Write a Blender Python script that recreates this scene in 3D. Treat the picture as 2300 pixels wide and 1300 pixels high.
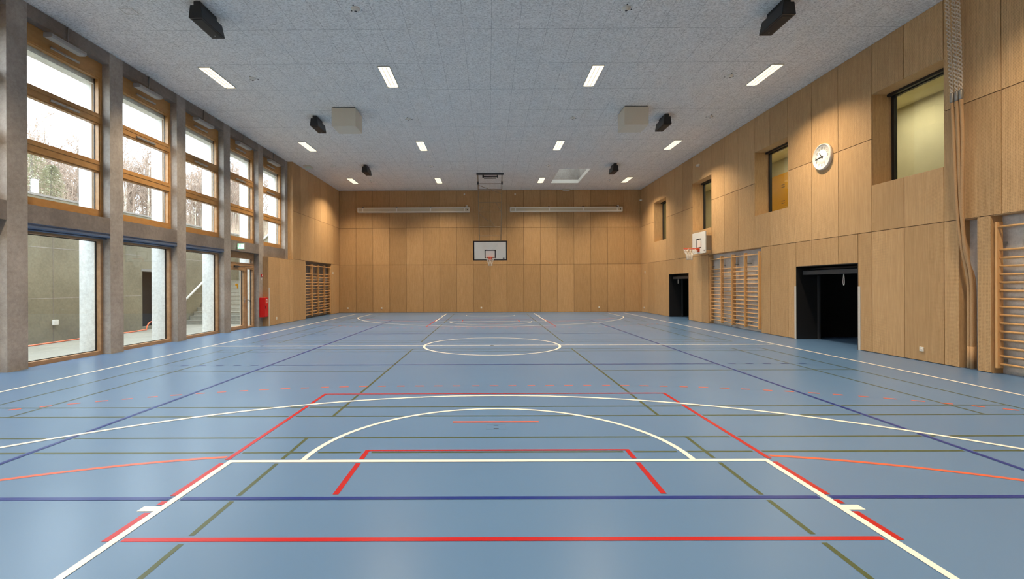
import bpy, bmesh, math, random
import numpy as np
from mathutils import Vector, Matrix
PI = math.pi
for o in list(bpy.data.objects): bpy.data.objects.remove(o)
scene = bpy.context.scene
COL = scene.collection

# ------------------------------------------------------------------ camera
cam_d = bpy.data.cameras.new('camera'); cam = bpy.data.objects.new('camera', cam_d); COL.objects.link(cam)
cam_d.sensor_width = 36.0; cam_d.sensor_fit = 'HORIZONTAL'
cam_d.lens = 1066.0/2300*36
cam_d.shift_x = (1150-1094.8)/2300; cam_d.shift_y = (639.9-650)/2300
cam_d.clip_start = 0.05; cam_d.clip_end = 400
cam.matrix_world = Matrix.Translation((-.074, 1.477, 1.592)) @ (Matrix.Rotation(.0031,4,'Z') @ Matrix.Rotation(PI/2,4,'X') @ Matrix.Rotation(-.004,4,'Z'))
scene.camera = cam
scene.cycles.diffuse_bounces = 8; scene.cycles.max_bounces = 14; scene.cycles.transparent_max_bounces = 24
# ------------------------------------------------------------------ light
SKY = 4.5            # overcast sky radiance
LAMP_W = 76.0        # each ceiling lamp
scene.view_settings.view_transform = 'Standard'; scene.view_settings.look = 'None'
scene.view_settings.exposure = 1.07; scene.view_settings.gamma = 1.0; scene.view_settings.use_curve_mapping = False
world = bpy.data.worlds.new('world'); scene.world = world; world.use_nodes = True
nt = world.node_tree; nt.nodes.clear()
wo = nt.nodes.new('ShaderNodeOutputWorld'); bg = nt.nodes.new('ShaderNodeBackground')
tc = nt.nodes.new('ShaderNodeTexCoord'); ns = nt.nodes.new('ShaderNodeTexNoise'); cr = nt.nodes.new('ShaderNodeValToRGB')
ns.inputs['Scale'].default_value = 2.2; ns.inputs['Detail'].default_value = 5
cr.color_ramp.elements[0].position = .3; cr.color_ramp.elements[0].color = (.72,.82,.94,1)
cr.color_ramp.elements[1].position = .7; cr.color_ramp.elements[1].color = (.87,.965,1.08,1)
nt.links.new(tc.outputs['Generated'], ns.inputs['Vector']); nt.links.new(ns.outputs['Fac'], cr.inputs['Fac'])
nt.links.new(cr.outputs['Color'], bg.inputs['Color']); bg.inputs['Strength'].default_value = SKY
nt.links.new(bg.outputs[0], wo.inputs[0])

# ------------------------------------------------------------------ materials
def lin(r,g,b):
    f = lambda c: (c/255/12.92 if c/255 <= .04045 else ((c/255+.055)/1.055)**2.4)
    return (f(r),f(g),f(b),1)
class NT:
    def __init__(s, name):
        s.m = bpy.data.materials.new(name); s.m.use_nodes = True; s.t = s.m.node_tree
        s.b = s.t.nodes['Principled BSDF']; s.out = s.t.nodes['Material Output']
    def n(s, typ, **kw):
        nd = s.t.nodes.new(typ)
        for k,v in kw.items(): setattr(nd,k,v)
        return nd
    def l(s,a,b): s.t.links.new(a,b)
    def math(s,op,a,b=None):
        nd = s.n('ShaderNodeMath', operation=op)
        for i,v in enumerate((a,b)):
            if v is None: continue
            if isinstance(v,(int,float)): nd.inputs[i].default_value = v
            else: s.l(v, nd.inputs[i])
        return nd.outputs[0]
    def noise(s, scale, detail=4, rough=.55, stretch=None, coord='Object'):
        t = s.n('ShaderNodeTexCoord'); v = t.outputs[coord]
        if stretch:
            mp = s.n('ShaderNodeMapping'); mp.inputs['Scale'].default_value = stretch; s.l(v, mp.inputs['Vector']); v = mp.outputs[0]
        nd = s.n('ShaderNodeTexNoise'); nd.inputs['Scale'].default_value = scale
        nd.inputs['Detail'].default_value = detail; nd.inputs['Roughness'].default_value = rough
        s.l(v, nd.inputs['Vector']); return nd.outputs['Fac']
    def ramp(s, fac, stops):
        r = s.n('ShaderNodeValToRGB'); e = r.color_ramp.elements
        while len(e) < len(stops): e.new(.5)
        for i,(p,c) in enumerate(stops): e[i].position = p; e[i].color = c if len(c)==4 else (*c,1)
        s.l(fac, r.inputs['Fac']); return r.outputs['Color']
    def mix(s, a, b, fac, mode='MIX'):
        nd = s.n('ShaderNodeMix', data_type='RGBA', blend_type=mode)
        for i,v in ((0,fac),(6,a),(7,b)):
            if isinstance(v,(int,float)): nd.inputs[i].default_value = v
            elif isinstance(v,tuple): nd.inputs[i].default_value = v
            else: s.l(v, nd.inputs[i])
        return nd.outputs[2]
    def bump(s, h, strength=.2, dist=.01):
        nd = s.n('ShaderNodeBump'); nd.inputs['Strength'].default_value = strength; nd.inputs['Distance'].default_value = dist
        s.l(h, nd.inputs['Height']); s.l(nd.outputs[0], s.b.inputs['Normal'])
def plain(name, col, rough=.5, metal=0.0, var=.06, scale=30, emit=None, es=0):
    k = NT(name); k.b.inputs['Roughness'].default_value = rough; k.b.inputs['Metallic'].default_value = metal
    f = k.noise(scale, 3); a = tuple(max(0,c*(1-var)) for c in col[:3])+(1,); b = tuple(min(1,c*(1+var)) for c in col[:3])+(1,)
    k.l(k.ramp(f, [(.3,a),(.7,b)]), k.b.inputs['Base Color'])
    if emit: k.b.inputs['Emission Color'].default_value = emit; k.b.inputs['Emission Strength'].default_value = es
    return k.m
def concrete(name, c1, c2, rough=.85, scale=1.3):
    k = NT(name); k.b.inputs['Roughness'].default_value = rough
    f = k.noise(scale, 8, .62); f2 = k.noise(14, 6, .7); f3 = k.noise(90, 2)
    c = k.ramp(f, [(.25,c1),(.75,c2)])
    c = k.mix(c, k.ramp(f2, [(.3,(.62,.6,.58,1)),(.6,(1,1,1,1))]), .55, 'MULTIPLY')
    c = k.mix(c, k.ramp(f3, [(.3,(.75,.74,.73,1)),(.62,(1,1,1,1))]), .5, 'MULTIPLY')
    k.l(c, k.b.inputs['Base Color']); k.bump(f2, .25, .01); return k.m
def panel_mat(name, axis, dots=True, tone=1.0):
    """light perforated plywood; axis = the horizontal object axis along the wall"""
    k = NT(name); k.b.inputs['Roughness'].default_value = .55; k.b.inputs['Specular IOR Level'].default_value = .3
    st = (9,9,.55) 
    g = k.noise(4.0, 6, .65, st); g2 = k.noise(60, 3, .6, (1,1,.25)); at = k.n('ShaderNodeAttribute'); at.attribute_name = 'pv'
    c = k.ramp(g, [(.28,lin(197,160,114)),(.52,lin(213,175,127)),(.75,lin(225,188,142))])
    c = k.mix(c, k.ramp(g2, [(.3,(.82,.80,.78,1)),(.6,(1,1,1,1))]), .7, 'MULTIPLY')
    c = k.mix(c, k.ramp(at.outputs['Fac'], [(0,(.79,.77,.74,1)),(1,(1.0,1.0,1.0,1))]), 1.0, 'MULTIPLY')
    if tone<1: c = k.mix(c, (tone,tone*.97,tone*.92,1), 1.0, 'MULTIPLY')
    if dots:
        t = k.n('ShaderNodeTexCoord'); sp = k.n('ShaderNodeSeparateXYZ'); k.l(t.outputs['Object'], sp.inputs[0])
        P = .025
        def cell(o):
            u = k.math('FRACT', k.math('MULTIPLY', o, 1/P)); return k.math('SUBTRACT', u, .5)
        u = cell(sp.outputs[axis]); v = cell(sp.outputs['Z'])
        d = k.math('ADD', k.math('MULTIPLY',u,u), k.math('MULTIPLY',v,v))
        m = k.math('LESS_THAN', d, .20**2); ge = k.n('ShaderNodeNewGeometry'); sn = k.n('ShaderNodeSeparateXYZ'); k.l(ge.outputs['True Normal'], sn.inputs[0])
        m = k.math('MULTIPLY', m, k.math('GREATER_THAN', k.math('ABSOLUTE', sn.outputs['X' if axis=='Y' else 'Y']), .7))
        c = k.mix(c, lin(86,62,36), k.math('MULTIPLY', m, .62))
    k.l(c, k.b.inputs['Base Color']); return k.m
def wood(name, c1, c2, axis_stretch=(12,12,1), rough=.4, scale=3):
    k = NT(name); k.b.inputs['Roughness'].default_value = rough
    g = k.noise(scale, 5, .6, axis_stretch); k.l(k.ramp(g, [(.3,c1),(.7,c2)]), k.b.inputs['Base Color']); return k.m
def glass_mat(name, tint=(.96,.98,.97,1)):
    k = NT(name); k.t.nodes.remove(k.b)
    tr = k.n('ShaderNodeBsdfTransparent'); tr.inputs[0].default_value = tint
    gl = k.n('ShaderNodeBsdfGlossy'); gl.inputs['Roughness'].default_value = .02; gl.inputs[0].default_value = (1,1,1,1)
    lw = k.n('ShaderNodeLayerWeight'); lw.inputs['Blend'].default_value = .5
    p2 = k.math('POWER', lw.outputs['Facing'], 5.0); fr = k.n('ShaderNodeMath', operation='MULTIPLY_ADD'); k.l(p2, fr.inputs[0]); fr.inputs[1].default_value = .6; fr.inputs[2].default_value = .04
    mx = k.n('ShaderNodeMixShader'); k.l(fr.outputs[0], mx.inputs[0]); k.l(tr.outputs[0], mx.inputs[1]); k.l(gl.outputs[0], mx.inputs[2])
    k.l(mx.outputs[0], k.out.inputs[0]); return k.m
def emis(name, col, s):
    k = NT(name); k.b.inputs['Base Color'].default_value = (.8,.8,.8,1)
    f = k.noise(8, 2); c = k.mix(col, tuple(min(1,x*.97) for x in col[:3])+(1,), f)
    k.l(c, k.b.inputs['Emission Color']); k.b.inputs['Emission Strength'].default_value = s; return k.m
def floor_mat():
    k = NT('blue_sports_floor'); k.b.inputs['Specular IOR Level'].default_value = .42
    f2 = k.noise(.5, 3)
    k.l(k.ramp(f2, [(.3,lin(84,118,158)),(.7,lin(88,122,161))]), k.b.inputs['Base Color'])
    k.b.inputs['Roughness'].default_value = .30
    return k.m
def line_mat(name, col):
    k = NT(name); k.b.inputs['Specular IOR Level'].default_value = .4; k.b.inputs['Roughness'].default_value = .31
    f = k.noise(60, 3); k.l(k.mix(col, tuple(x*.9 for x in col[:3])+(1,), f), k.b.inputs['Base Color']); return k.m
def ceiling_mat():
    """grey wood-wool boards with fine butt joints"""
    k = NT('wood_wool_ceiling'); k.b.inputs['Roughness'].default_value = .95; k.b.inputs['Specular IOR Level'].default_value = .1
    f = k.noise(24, 7, .75, (1.0,1.8,1)); f2 = k.noise(80, 4, .7); f3 = k.noise(2.5, 3)
    c = k.ramp(f, [(.34,lin(178,175,171)),(.50,lin(240,238,234)),(.60,lin(254,253,250))])
    c = k.mix(c, k.ramp(f2, [(.32,(.5,.5,.5,1)),(.55,(1,1,1,1))]), .36, 'MULTIPLY')
    c = k.mix(c, k.ramp(f3, [(.3,(.93,.93,.93,1)),(.7,(1,1,1,1))]), 1, 'MULTIPLY')
    t = k.n('ShaderNodeTexCoord'); sp = k.n('ShaderNodeSeparateXYZ'); k.l(t.outputs['Object'], sp.inputs[0])
    def joint(o, off, P, w):
        u = k.math('FRACT', k.math('MULTIPLY', k.math('ADD', o, off), 1/P))
        return k.math('LESS_THAN', u, w/P)
    m = k.math('MAXIMUM', joint(sp.outputs['X'], 60.003, .6, .006), joint(sp.outputs['Y'], 1.575*30-11.70, 1.575, .010))
    brk = k.math('GREATER_THAN', k.noise(3.5,2), .40)
    m = k.math('MULTIPLY', m, k.math('ADD', k.math('MULTIPLY', brk, .42), .16))
    c = k.mix(c, lin(60,60,62), m)
    k.l(c, k.b.inputs['Base Color']); k.bump(f, .5, .01); return k.m

M = {}
M['floor'] = floor_mat(); M['ceil'] = ceiling_mat()
M['pan_y'] = panel_mat('perforated_plywood_long', 'Y'); M['pan_x'] = panel_mat('perforated_plywood_end_dimmed', 'X', tone=.86)  # end wall copy is darker: its dimmer lighting is put into the colour
M['back'] = plain('dark_backing', lin(66,44,24), .9)
M['conc'] = concrete('interior_concrete', lin(116,106,98), lin(152,142,133))
M['conc_out'] = concrete('exterior_concrete', lin(120,112,92), lin(160,152,128), scale=.7)
M['conc_pier'] = concrete('pier_concrete', lin(144,135,126), lin(188,180,171))
M['conc_wall'] = concrete('niche_concrete', lin(176,170,162), lin(212,206,198))
M['frame'] = wood('larch_frame', lin(168,122,68), lin(190,144,88), (3,1.2,3))
M['frame_low'] = wood('larch_frame_weathered', lin(158,122,88), lin(184,148,110), (3,1.2,3))
M['bar'] = wood('beech_bars', lin(206,158,102), lin(224,178,122), (6,6,1), .35)
M['glass'] = glass_mat('clear_glass'); M['glass_in'] = glass_mat('corridor_glass', (.94,.95,.93,1))
M['gasket'] = plain('black_gasket', (.012,.012,.012), .6)
M['black'] = plain('black_paint', (.013,.013,.014), .45)
M['storage'] = plain('unlit_dark', (.012,.012,.013), .9)  # near-black colour stands in for the dark of unlit rooms
M['dgrey'] = plain('dark_grey_metal', (.045,.045,.047), .5)
M['white'] = plain('white_plastic', lin(226,222,212), .45, var=.02)
M['warmwhite'] = plain('ivory_paint', lin(214,206,188), .5, var=.02)
M['alu'] = plain('brushed_aluminium', lin(178,176,172), .35, .7)
M['steel'] = plain('galvanised_steel', lin(150,146,140), .4, .6)
M['brace'] = plain('grey_brown_tube', lin(146,126,102), .5, .1)
M['bluebox'] = plain('blue_grey_metal', lin(104,120,146), .4, .2)
M['red'] = plain('red_enamel', lin(205,14,16), .3, var=.03)
M['orange'] = plain('orange_rim', lin(226,82,40), .4)
M['net'] = plain('white_cord', lin(232,226,214), .8)
M['board'] = plain('white_backboard', lin(226,226,220), .35, var=.015)
M['boardlens'] = line_mat('dark_board_paint', lin(24,24,34))
M['lens'] = emis('lamp_diffuser', (1.0,.88,.60,1), .62)
M['lampframe'] = plain('lamp_frame', lin(196,190,180), .5)
M['rope'] = plain('hemp_rope', lin(176,142,104), .9, var=.15, scale=120)
M['cord'] = plain('braided_white_cord', lin(224,210,192), .8, var=.12, scale=90)
M['green'] = emis('exit_green', (.10,.62,.30,1), .7)
M['exitwhite'] = emis('exit_white', (.85,1.0,.9,1), 1.1)
M['olive'] = plain('cream_wall', lin(216,208,172), .8, var=.04, scale=2)
M['yellow'] = plain('yellow_lacquer', lin(226,160,14), .4)
M['hose'] = plain('orange_hose', lin(238,120,74), .5)
M['ground'] = concrete('court_paving', lin(132,126,110), lin(160,154,138), scale=.9)
M['skylit'] = concrete('skylit_concrete', lin(206,206,200), lin(236,236,230), scale=.9)  # paler concrete copy with the brightness of sky light painted in
M['guard'] = plain('pale_guard_paint', lin(196,192,184), .4)
M['litter'] = plain('leaf_litter', lin(126,116,92), .95, var=.35, scale=1.2)
M['bark'] = plain('grey_bark', lin(112,100,88), .9, var=.25, scale=6)
M['birch'] = plain('birch_bark', lin(196,188,170), .8, var=.2, scale=6)
M['twig'] = plain('twig', lin(140,120,104), .9, var=.2)
M['needle'] = plain('evergreen', lin(158,156,128), .9, var=.25, scale=3)
M['whitel'] = line_mat('court_white', lin(236,232,224)); M['bluel'] = line_mat('court_blue', lin(16,44,128))
M['redl'] = line_mat('court_red', lin(176,16,18)); M['orangel'] = line_mat('court_orange', lin(208,96,68)); M['greenl'] = line_mat('court_green', lin(70,84,54))

# ------------------------------------------------------------------ mesh helpers
class MB:
    def __init__(s): s.v=[]; s.f=[]; s.mi=[]; s.pv=[]; s.sm=[]
    def add(s, vs, fs, mi=0, pv=.5, smooth=False):
        b=len(s.v); s.v+= [tuple(v) for v in vs]
        for f in fs: s.f.append([b+i for i in f]); s.mi.append(mi); s.pv.append(pv); s.sm.append(smooth)
    def box(s, x0,x1,y0,y1,z0,z1, mi=0, pv=.5):
        x0,x1=sorted((x0,x1)); y0,y1=sorted((y0,y1)); z0,z1=sorted((z0,z1))
        s.add([(x0,y0,z0),(x1,y0,z0),(x1,y1,z0),(x0,y1,z0),(x0,y0,z1),(x1,y0,z1),(x1,y1,z1),(x0,y1,z1)],
              [(0,3,2,1),(4,5,6,7),(0,1,5,4),(1,2,6,5),(2,3,7,6),(3,0,4,7)], mi, pv)
    def rbox(s, x0,x1,y0,y1,z0,z1, r=.01, mi=0):
        """bevelled box"""
        x0,x1=sorted((x0,x1)); y0,y1=sorted((y0,y1)); z0,z1=sorted((z0,z1))
        bm=bmesh.new(); bmesh.ops.create_cube(bm,size=1)
        for v in bm.verts: v.co=Vector(((x0+x1)/2+v.co.x*(x1-x0),(y0+y1)/2+v.co.y*(y1-y0),(z0+z1)/2+v.co.z*(z1-z0)))
        bmesh.ops.bevel(bm,geom=bm.edges[:],offset=r,segments=2,profile=.6,affect='EDGES')
        s.bm(bm,mi)
    def bm(s, bm, mi=0, smooth=False):
        bm.verts.index_update(); s.add([v.co for v in bm.verts],[[v.index for v in f.verts] for f in bm.faces],mi,.5,smooth); bm.free()
    def tube(s, pts, r, n=8, mi=0, cap=True, closed=False):
        pts=[Vector(p) for p in pts]; rs = r if isinstance(r,(list,tuple)) else [r]*len(pts)
        vs=[]; N=len(pts); up=None
        for i,p in enumerate(pts):
            a = pts[(i-1)%N] if (closed or i>0) else p; b = pts[(i+1)%N] if (closed or i<N-1) else p
            d=(b-a).normalized()
            if up is None: up = Vector((0,0,1)) if abs(d.z)<.9 else Vector((1,0,0))
            s1=d.cross(up).normalized(); u1=s1.cross(d).normalized(); up=u1
            for k in range(n):
                t=2*PI*k/n; vs.append(p+(s1*math.cos(t)+u1*math.sin(t))*rs[i])
        fs=[]
        for i in range(N if closed else N-1):
            j=(i+1)%N
            for k in range(n): fs.append((i*n+k,i*n+(k+1)%n,j*n+(k+1)%n,j*n+k))
        if cap and not closed: fs.append(tuple(range(n))[::-1]); fs.append(tuple((N-1)*n+k for k in range(n)))
        s.add(vs,fs,mi,.5,True)
    def lathe(s, prof, c=(0,0,0), axis='Z', n=24, mi=0, smooth=True):
        """prof = [(r, h)] about axis"""
        vs=[]
        for r,h in prof:
            for k in range(n):
                t=2*PI*k/n; a,b=r*math.cos(t),r*math.sin(t)
                p={'Z':(a,b,h),'X':(h,a,b),'Y':(b,h,a)}[axis]; vs.append((p[0]+c[0],p[1]+c[1],p[2]+c[2]))
        fs=[]; L=len(prof)
        for i in range(L-1):
            for k in range(n): fs.append((i*n+k,i*n+(k+1)%n,(i+1)*n+(k+1)%n,(i+1)*n+k))
        fs.append(tuple(range(n))[::-1]); fs.append(tuple((L-1)*n+k for k in range(n)))
        s.add(vs,fs,mi,.5,smooth)
    def prism(s, poly, y0, y1, mi=0):
        """poly in (x,z), extruded along y"""
        n=len(poly); vs=[(x,y0,z) for x,z in poly]+[(x,y1,z) for x,z in poly]
        fs=[tuple(range(n)),tuple(range(2*n-1,n-1,-1))]+[(i,n+i,n+(i+1)%n,(i+1)%n) for i in range(n)]
        s.add(vs,fs,mi)
    def build(s, name, mats, parent=None, loc=None, fix=True):
        me=bpy.data.meshes.new(name); me.from_pydata(s.v,[],s.f)
        mats = mats if isinstance(mats,(list,tuple)) else [mats]
        for m in mats: me.materials.append(m)
        me.polygons.foreach_set('material_index', s.mi); me.polygons.foreach_set('use_smooth', s.sm)
        a=me.attributes.new('pv','FLOAT','FACE'); a.data.foreach_set('value', s.pv)
        if fix:
            bm=bmesh.new(); bm.from_mesh(me); bmesh.ops.recalc_face_normals(bm,faces=bm.faces[:]); bm.to_mesh(me); bm.free()
        me.update(); o=bpy.data.objects.new(name,me); COL.objects.link(o)
        if parent: o.parent=parent
        if loc: o.location=loc
        return o
def empty(name, loc=(0,0,0), rz=0):
    o=bpy.data.objects.new(name,None); o.empty_display_size=.1; o.location=loc; o.rotation_euler=(0,0,rz); COL.objects.link(o); return o
def tag(o, label, cat, group=None):
    o['label']=label; o['category']=cat
    if group: o['group']=group
    return o
def struct(o, label=None, cat=None):
    o['kind']='structure'
    if label: o['label']=label
    if cat: o['category']=cat
    return o
def dup(root, loc=None, rz=None):
    c=root.copy(); COL.objects.link(c)
    if loc is not None: c.location=loc
    if rz is not None: c.rotation_euler=(0,0,rz)
    for ch in list(root.children):
        d=ch.copy(); COL.objects.link(d); d.parent=c
        for g in list(ch.children):
            e=g.copy(); COL.objects.link(e); e.parent=d
    return c
def text_mb(txt, size, mat4, mb, mi=0, depth=.002):
    cu=bpy.data.curves.new('t','FONT'); cu.body=txt; cu.size=size; cu.align_x='CENTER'; cu.align_y='CENTER'; cu.extrude=depth
    ob=bpy.data.objects.new('t',cu); COL.objects.link(ob); bpy.context.view_layer.update()
    me=bpy.data.meshes.new_from_object(ob.evaluated_get(bpy.context.evaluated_depsgraph_get()))
    mb.add([mat4@v.co for v in me.vertices],[list(p.vertices) for p in me.polygons],mi)
    bpy.data.objects.remove(ob); bpy.data.meshes.remove(me); bpy.data.curves.remove(cu)
def subtract(rects, hole):
    out=[]; hx0,hx1,hy0,hy1=hole
    for (a,b,c,d) in rects:
        if hx0>=b or hx1<=a or hy0>=d or hy1<=c: out.append((a,b,c,d)); continue
        if a<hx0: out.append((a,hx0,c,d))
        if hx1<b: out.append((hx1,b,c,d))
        m0,m1=max(a,hx0),min(b,hx1)
        if c<hy0: out.append((m0,m1,c,hy0))
        if hy1<d: out.append((m0,m1,hy1,d))
    return out
rnd=random.Random(7)
def cladding(mb, axis, plane, sgn, rows, holes, gap=.014, th=.03):
    """rows: [(z0,z1,[u seams])]; plane is the visible face, board thickness th goes to plane-sgn*th"""
    for z0,z1,us in rows:
        for a,b in zip(us[:-1],us[1:]):
            pv=rnd.random()
            rs=[(a+gap/2,b-gap/2,z0+gap/2 if z0>0.05 else z0,z1-gap/2)]
            for h in holes: rs=subtract(rs,h)
            for (p,q,r,s) in rs:
                if q-p<.004 or s-r<.004: continue
                if axis=='X': mb.box(plane-sgn*th,plane,p,q,r,s,0,pv)
                else: mb.box(p,q,plane-sgn*th,plane,r,s,0,pv)
    z0=min(r[0] for r in rows); z1=max(r[1] for r in rows); u0=min(r[2][0] for r in rows); u1=max(r[2][-1] for r in rows)
    for zz0,zz1,us in rows:
        rs=[(us[0],us[-1],zz0,zz1)]
        for h in holes: rs=subtract(rs,(h[0]-.031,h[1]+.031,h[2]-.031,h[3]+.031))
        for (p,q,r,s) in rs:
            if axis=='X': mb.box(plane-sgn*(th+.06),plane-sgn*(th-.016),p,q,r,s,1,.5)
            else: mb.box(p,q,plane-sgn*(th+.06),plane-sgn*(th-.016),r,s,1,.5)

# ------------------------------------------------------------------ dimensions
XR=8.79; XP=-8.79; XC=-9.02; YB=29.12; YF=-1.15; H=7.11
PER=2.41; COLY=[10.26+PER*k for k in range(-4,6)]     # near edge of every concrete column (0.62 ... 22.31)
CW=.40

# ------------------------------------------------------------------ floor and court lines
mb=MB(); mb.box(-9.45,13.2,YF-.3,YB+.3,-.25,0); floor=struct(mb.build('floor',M['floor']),'blue sports floor with coloured court lines')
strokes=[]   # (prio, pts ndarray, width, parallel-ok)
def seg(p,a,b,w=.05,dash=None): strokes.append([p,np.array([a,b],float),w,dash])
def arc(p,c,r,a0,a1,w=.05,dash=None,n=160):
    t=np.linspace(a0,a1,n); strokes.append([p,np.stack([c[0]+r*np.cos(t),c[1]+r*np.sin(t)],1),w,dash])
W_,B_,R_,O_,G_=0,1,2,3,4
for m in (0,1):
    Y=(lambda y:y) if m==0 else (lambda y:28-y)
    sg=1 if m==0 else -1
    def A(p,c,r,a0,a1,w=.05,dash=None):
        arc(p,(c[0],Y(c[1])),r,sg*a0,sg*a1,w,dash)
    # basketball, white
    for s in (-1,1):
        seg(W_,(s*2.425,Y(0)),(s*2.425,Y(5.8)),.052)
        seg(W_,(s*2.45,Y(4.86)),(s*2.57,Y(4.86)),.075); 
        for yy in (1.75+.2,):
            seg(W_,(s*2.45,Y(yy)),(s*2.55,Y(yy)),.4)
        dy=math.sqrt(6.725**2-6.575**2)
        seg(W_,(s*6.575,Y(0)),(s*6.575,Y(1.575+dy)))
    seg(W_,(-2.45,Y(5.775)),(2.45,Y(5.775)),.055)
    A(W_,(0,5.8),1.775,0,PI,.052)
    a=math.acos(6.575/6.725); A(W_,(0,1.575),6.725,a,PI-a,.058)
    A(W_,(0,1.575),1.27,0,PI)
    # volleyball, blue
    seg(B_,(-4.5,Y(5.025)),(4.5,Y(5.025)),.05) if False else None
    seg(B_,(-4.5,Y(10.975)),(4.5,Y(10.975)))
    for s in (-1,1):
        for k in range(5): x=4.7+k*.35; seg(B_,(s*x,Y(10.975)),(s*(x+.15),Y(10.975)))
    # floorball, red
    for s in (-1,1):
        seg(R_,(s*2.478,Y(4.43)),(s*2.478,Y(8.45)),.045)
        seg(R_,(s*1.25,Y(5.09)),(s*1.25,Y(6.065)),.045)
    seg(R_,(-2.40,Y(4.45)),(2.40,Y(4.45)),.045)
    seg(R_,(-2.5,Y(8.43)),(2.5,Y(8.43)),.045)
    seg(R_,(-1.27,Y(6.05)),(1.27,Y(6.05)),.035)
    # handball, orange
    for s in (-1,1):
        ts=np.linspace(0,1,200)
        a0=math.acos((2.5-1.5)/5.975); a1=math.acos(min(1,(7.4-1.5)/5.975)) if m==0 else math.acos(4.4/5.975)
        t=np.linspace(a0,a1,120); strokes.append([O_,np.stack([s*(1.5+5.975*np.cos(t)),[Y(v) for v in 5.975*np.sin(t)]],1),.05,None])
    tmax=math.acos(6.0/8.975)
    tt=np.linspace(PI/2,tmax,200)
    right=np.stack([1.5+8.975*np.cos(tt),8.975*np.sin(tt)],1); left=np.stack([-right[::-1,0],right[::-1,1]],1)
    pl=np.concatenate([left,right]); pl[:,1]=[Y(v) for v in pl[:,1]]
    strokes.append([O_,pl,.05,(.15,.295)])
    seg(O_,(-.5,Y(7.0)),(.5,Y(7.0)),.05)
for s in (-1,1):
    seg(W_,(s*7.475,-.0),(s*7.475,28),.06); seg(B_,(s*4.475,5),(s*4.475,23))
seg(B_,(-7.6,5.025),(7.6,5.025),.05); seg(B_,(-4.5,22.975),(4.5,22.975))
seg(W_,(-7.45,14),(7.45,14),.062); arc(W_,(0,14),1.775,0,2*PI,.062,n=240)
seg(W_,(-7.5,.025),(7.5,.025)); seg(W_,(-7.5,27.975),(7.5,27.975),.03)
for y0 in (.36,7.23,14.67,21.54):
    for dy in (.02,.46,5.64,6.08): seg(G_,(-6.7,y0+dy),(6.7,y0+dy),.036)
    for s in (-1,1):
        for x in (1.98,5.94,6.68): seg(G_,(s*x,y0),(s*x,y0+6.1),.036)
        seg(G_,(s*1.98,y0+3.05),(s*6.7,y0+3.05),.036)
def dist_to(P,T,st):
    """distance of points P to stroke centreline, ignoring near-parallel pieces"""
    q=st[1]; best=np.full(len(P),9.0)
    for a,b in zip(q[:-1],q[1:]):
        d=b-a; L=np.hypot(*d)
        if L<1e-9: continue
        d=d/L
        u=np.clip((P-a)@d,0,L); D=np.hypot(*(P-a-u[:,None]*d).T)
        par=np.abs(T@d)>.93
        D=np.where(par,9.0,D); best=np.minimum(best,D)
    return best
line_mb=[MB() for _ in range(5)]; Z=[.0030,.0024,.0018,.0013,.0008]
for si,st in enumerate(strokes):
    p,pts,w,dash=st
    d=np.hypot(*(np.diff(pts,axis=0).T)); S=np.concatenate([[0],np.cumsum(d)]); L=S[-1]
    straight=len(pts)==2; step=.01 if straight else .02
    n=max(2,int(L/step)+1); s=np.linspace(0,L,n)
    P=np.stack([np.interp(s,S,pts[:,0]),np.interp(s,S,pts[:,1])],1)
    T=np.gradient(P,axis=0); T/=np.hypot(*T.T)[:,None]
    keep=np.ones(n,bool)
    if dash: keep&=((s-L/2+dash[0]/2)%dash[1])<dash[0]
    lo,hi=P.min(0)-.2,P.max(0)+.2
    for h in strokes:
        if h[0]>=p: continue
        hl,hh=h[1].min(0)-.1,h[1].max(0)+.1
        if (hl>hi).any() or (hh<lo).any(): continue
        if h[3]: continue
        keep&=dist_to(P,T,h)>(h[2]/2+.018)
    i=0; bufz=Z[p]+(si%24)*1.6e-5
    while i<n:
        if not keep[i]: i+=1; continue
        j=i
        while j+1<n and keep[j+1]: j+=1
        if j>i:
            idx=[i,j] if straight else list(range(i,j+1,3))+([j] if (j-i)%3 else [])
            vs=[]
            for k in idx:
                nx,ny=-T[k,1]*w/2,T[k,0]*w/2
                vs+= [(P[k,0]+nx,P[k,1]+ny,bufz),(P[k,0]-nx,P[k,1]-ny,bufz)]
            line_mb[p].add(vs,[(2*q,2*q+1,2*q+3,2*q+2) for q in range(len(idx)-1)])
        i=j+1
for p,(nm,mt,lb) in enumerate([('basketball_lines','whitel','white basketball court lines'),('volleyball_lines','bluel','dark blue volleyball court lines'),
    ('floorball_lines','redl','red goal area lines'),('handball_lines','orangel','orange goal arcs and dashes'),('badminton_lines','greenl','thin green badminton court lines')]):
    for i,f in enumerate(line_mb[p].f):
        a,b,c=[Vector(line_mb[p].v[k]) for k in f[:3]]
        if (b-a).cross(c-a).z<0: line_mb[p].f[i]=f[::-1]
    o=line_mb[p].build(nm,M[mt],floor,fix=False); o['label']=lb

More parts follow.
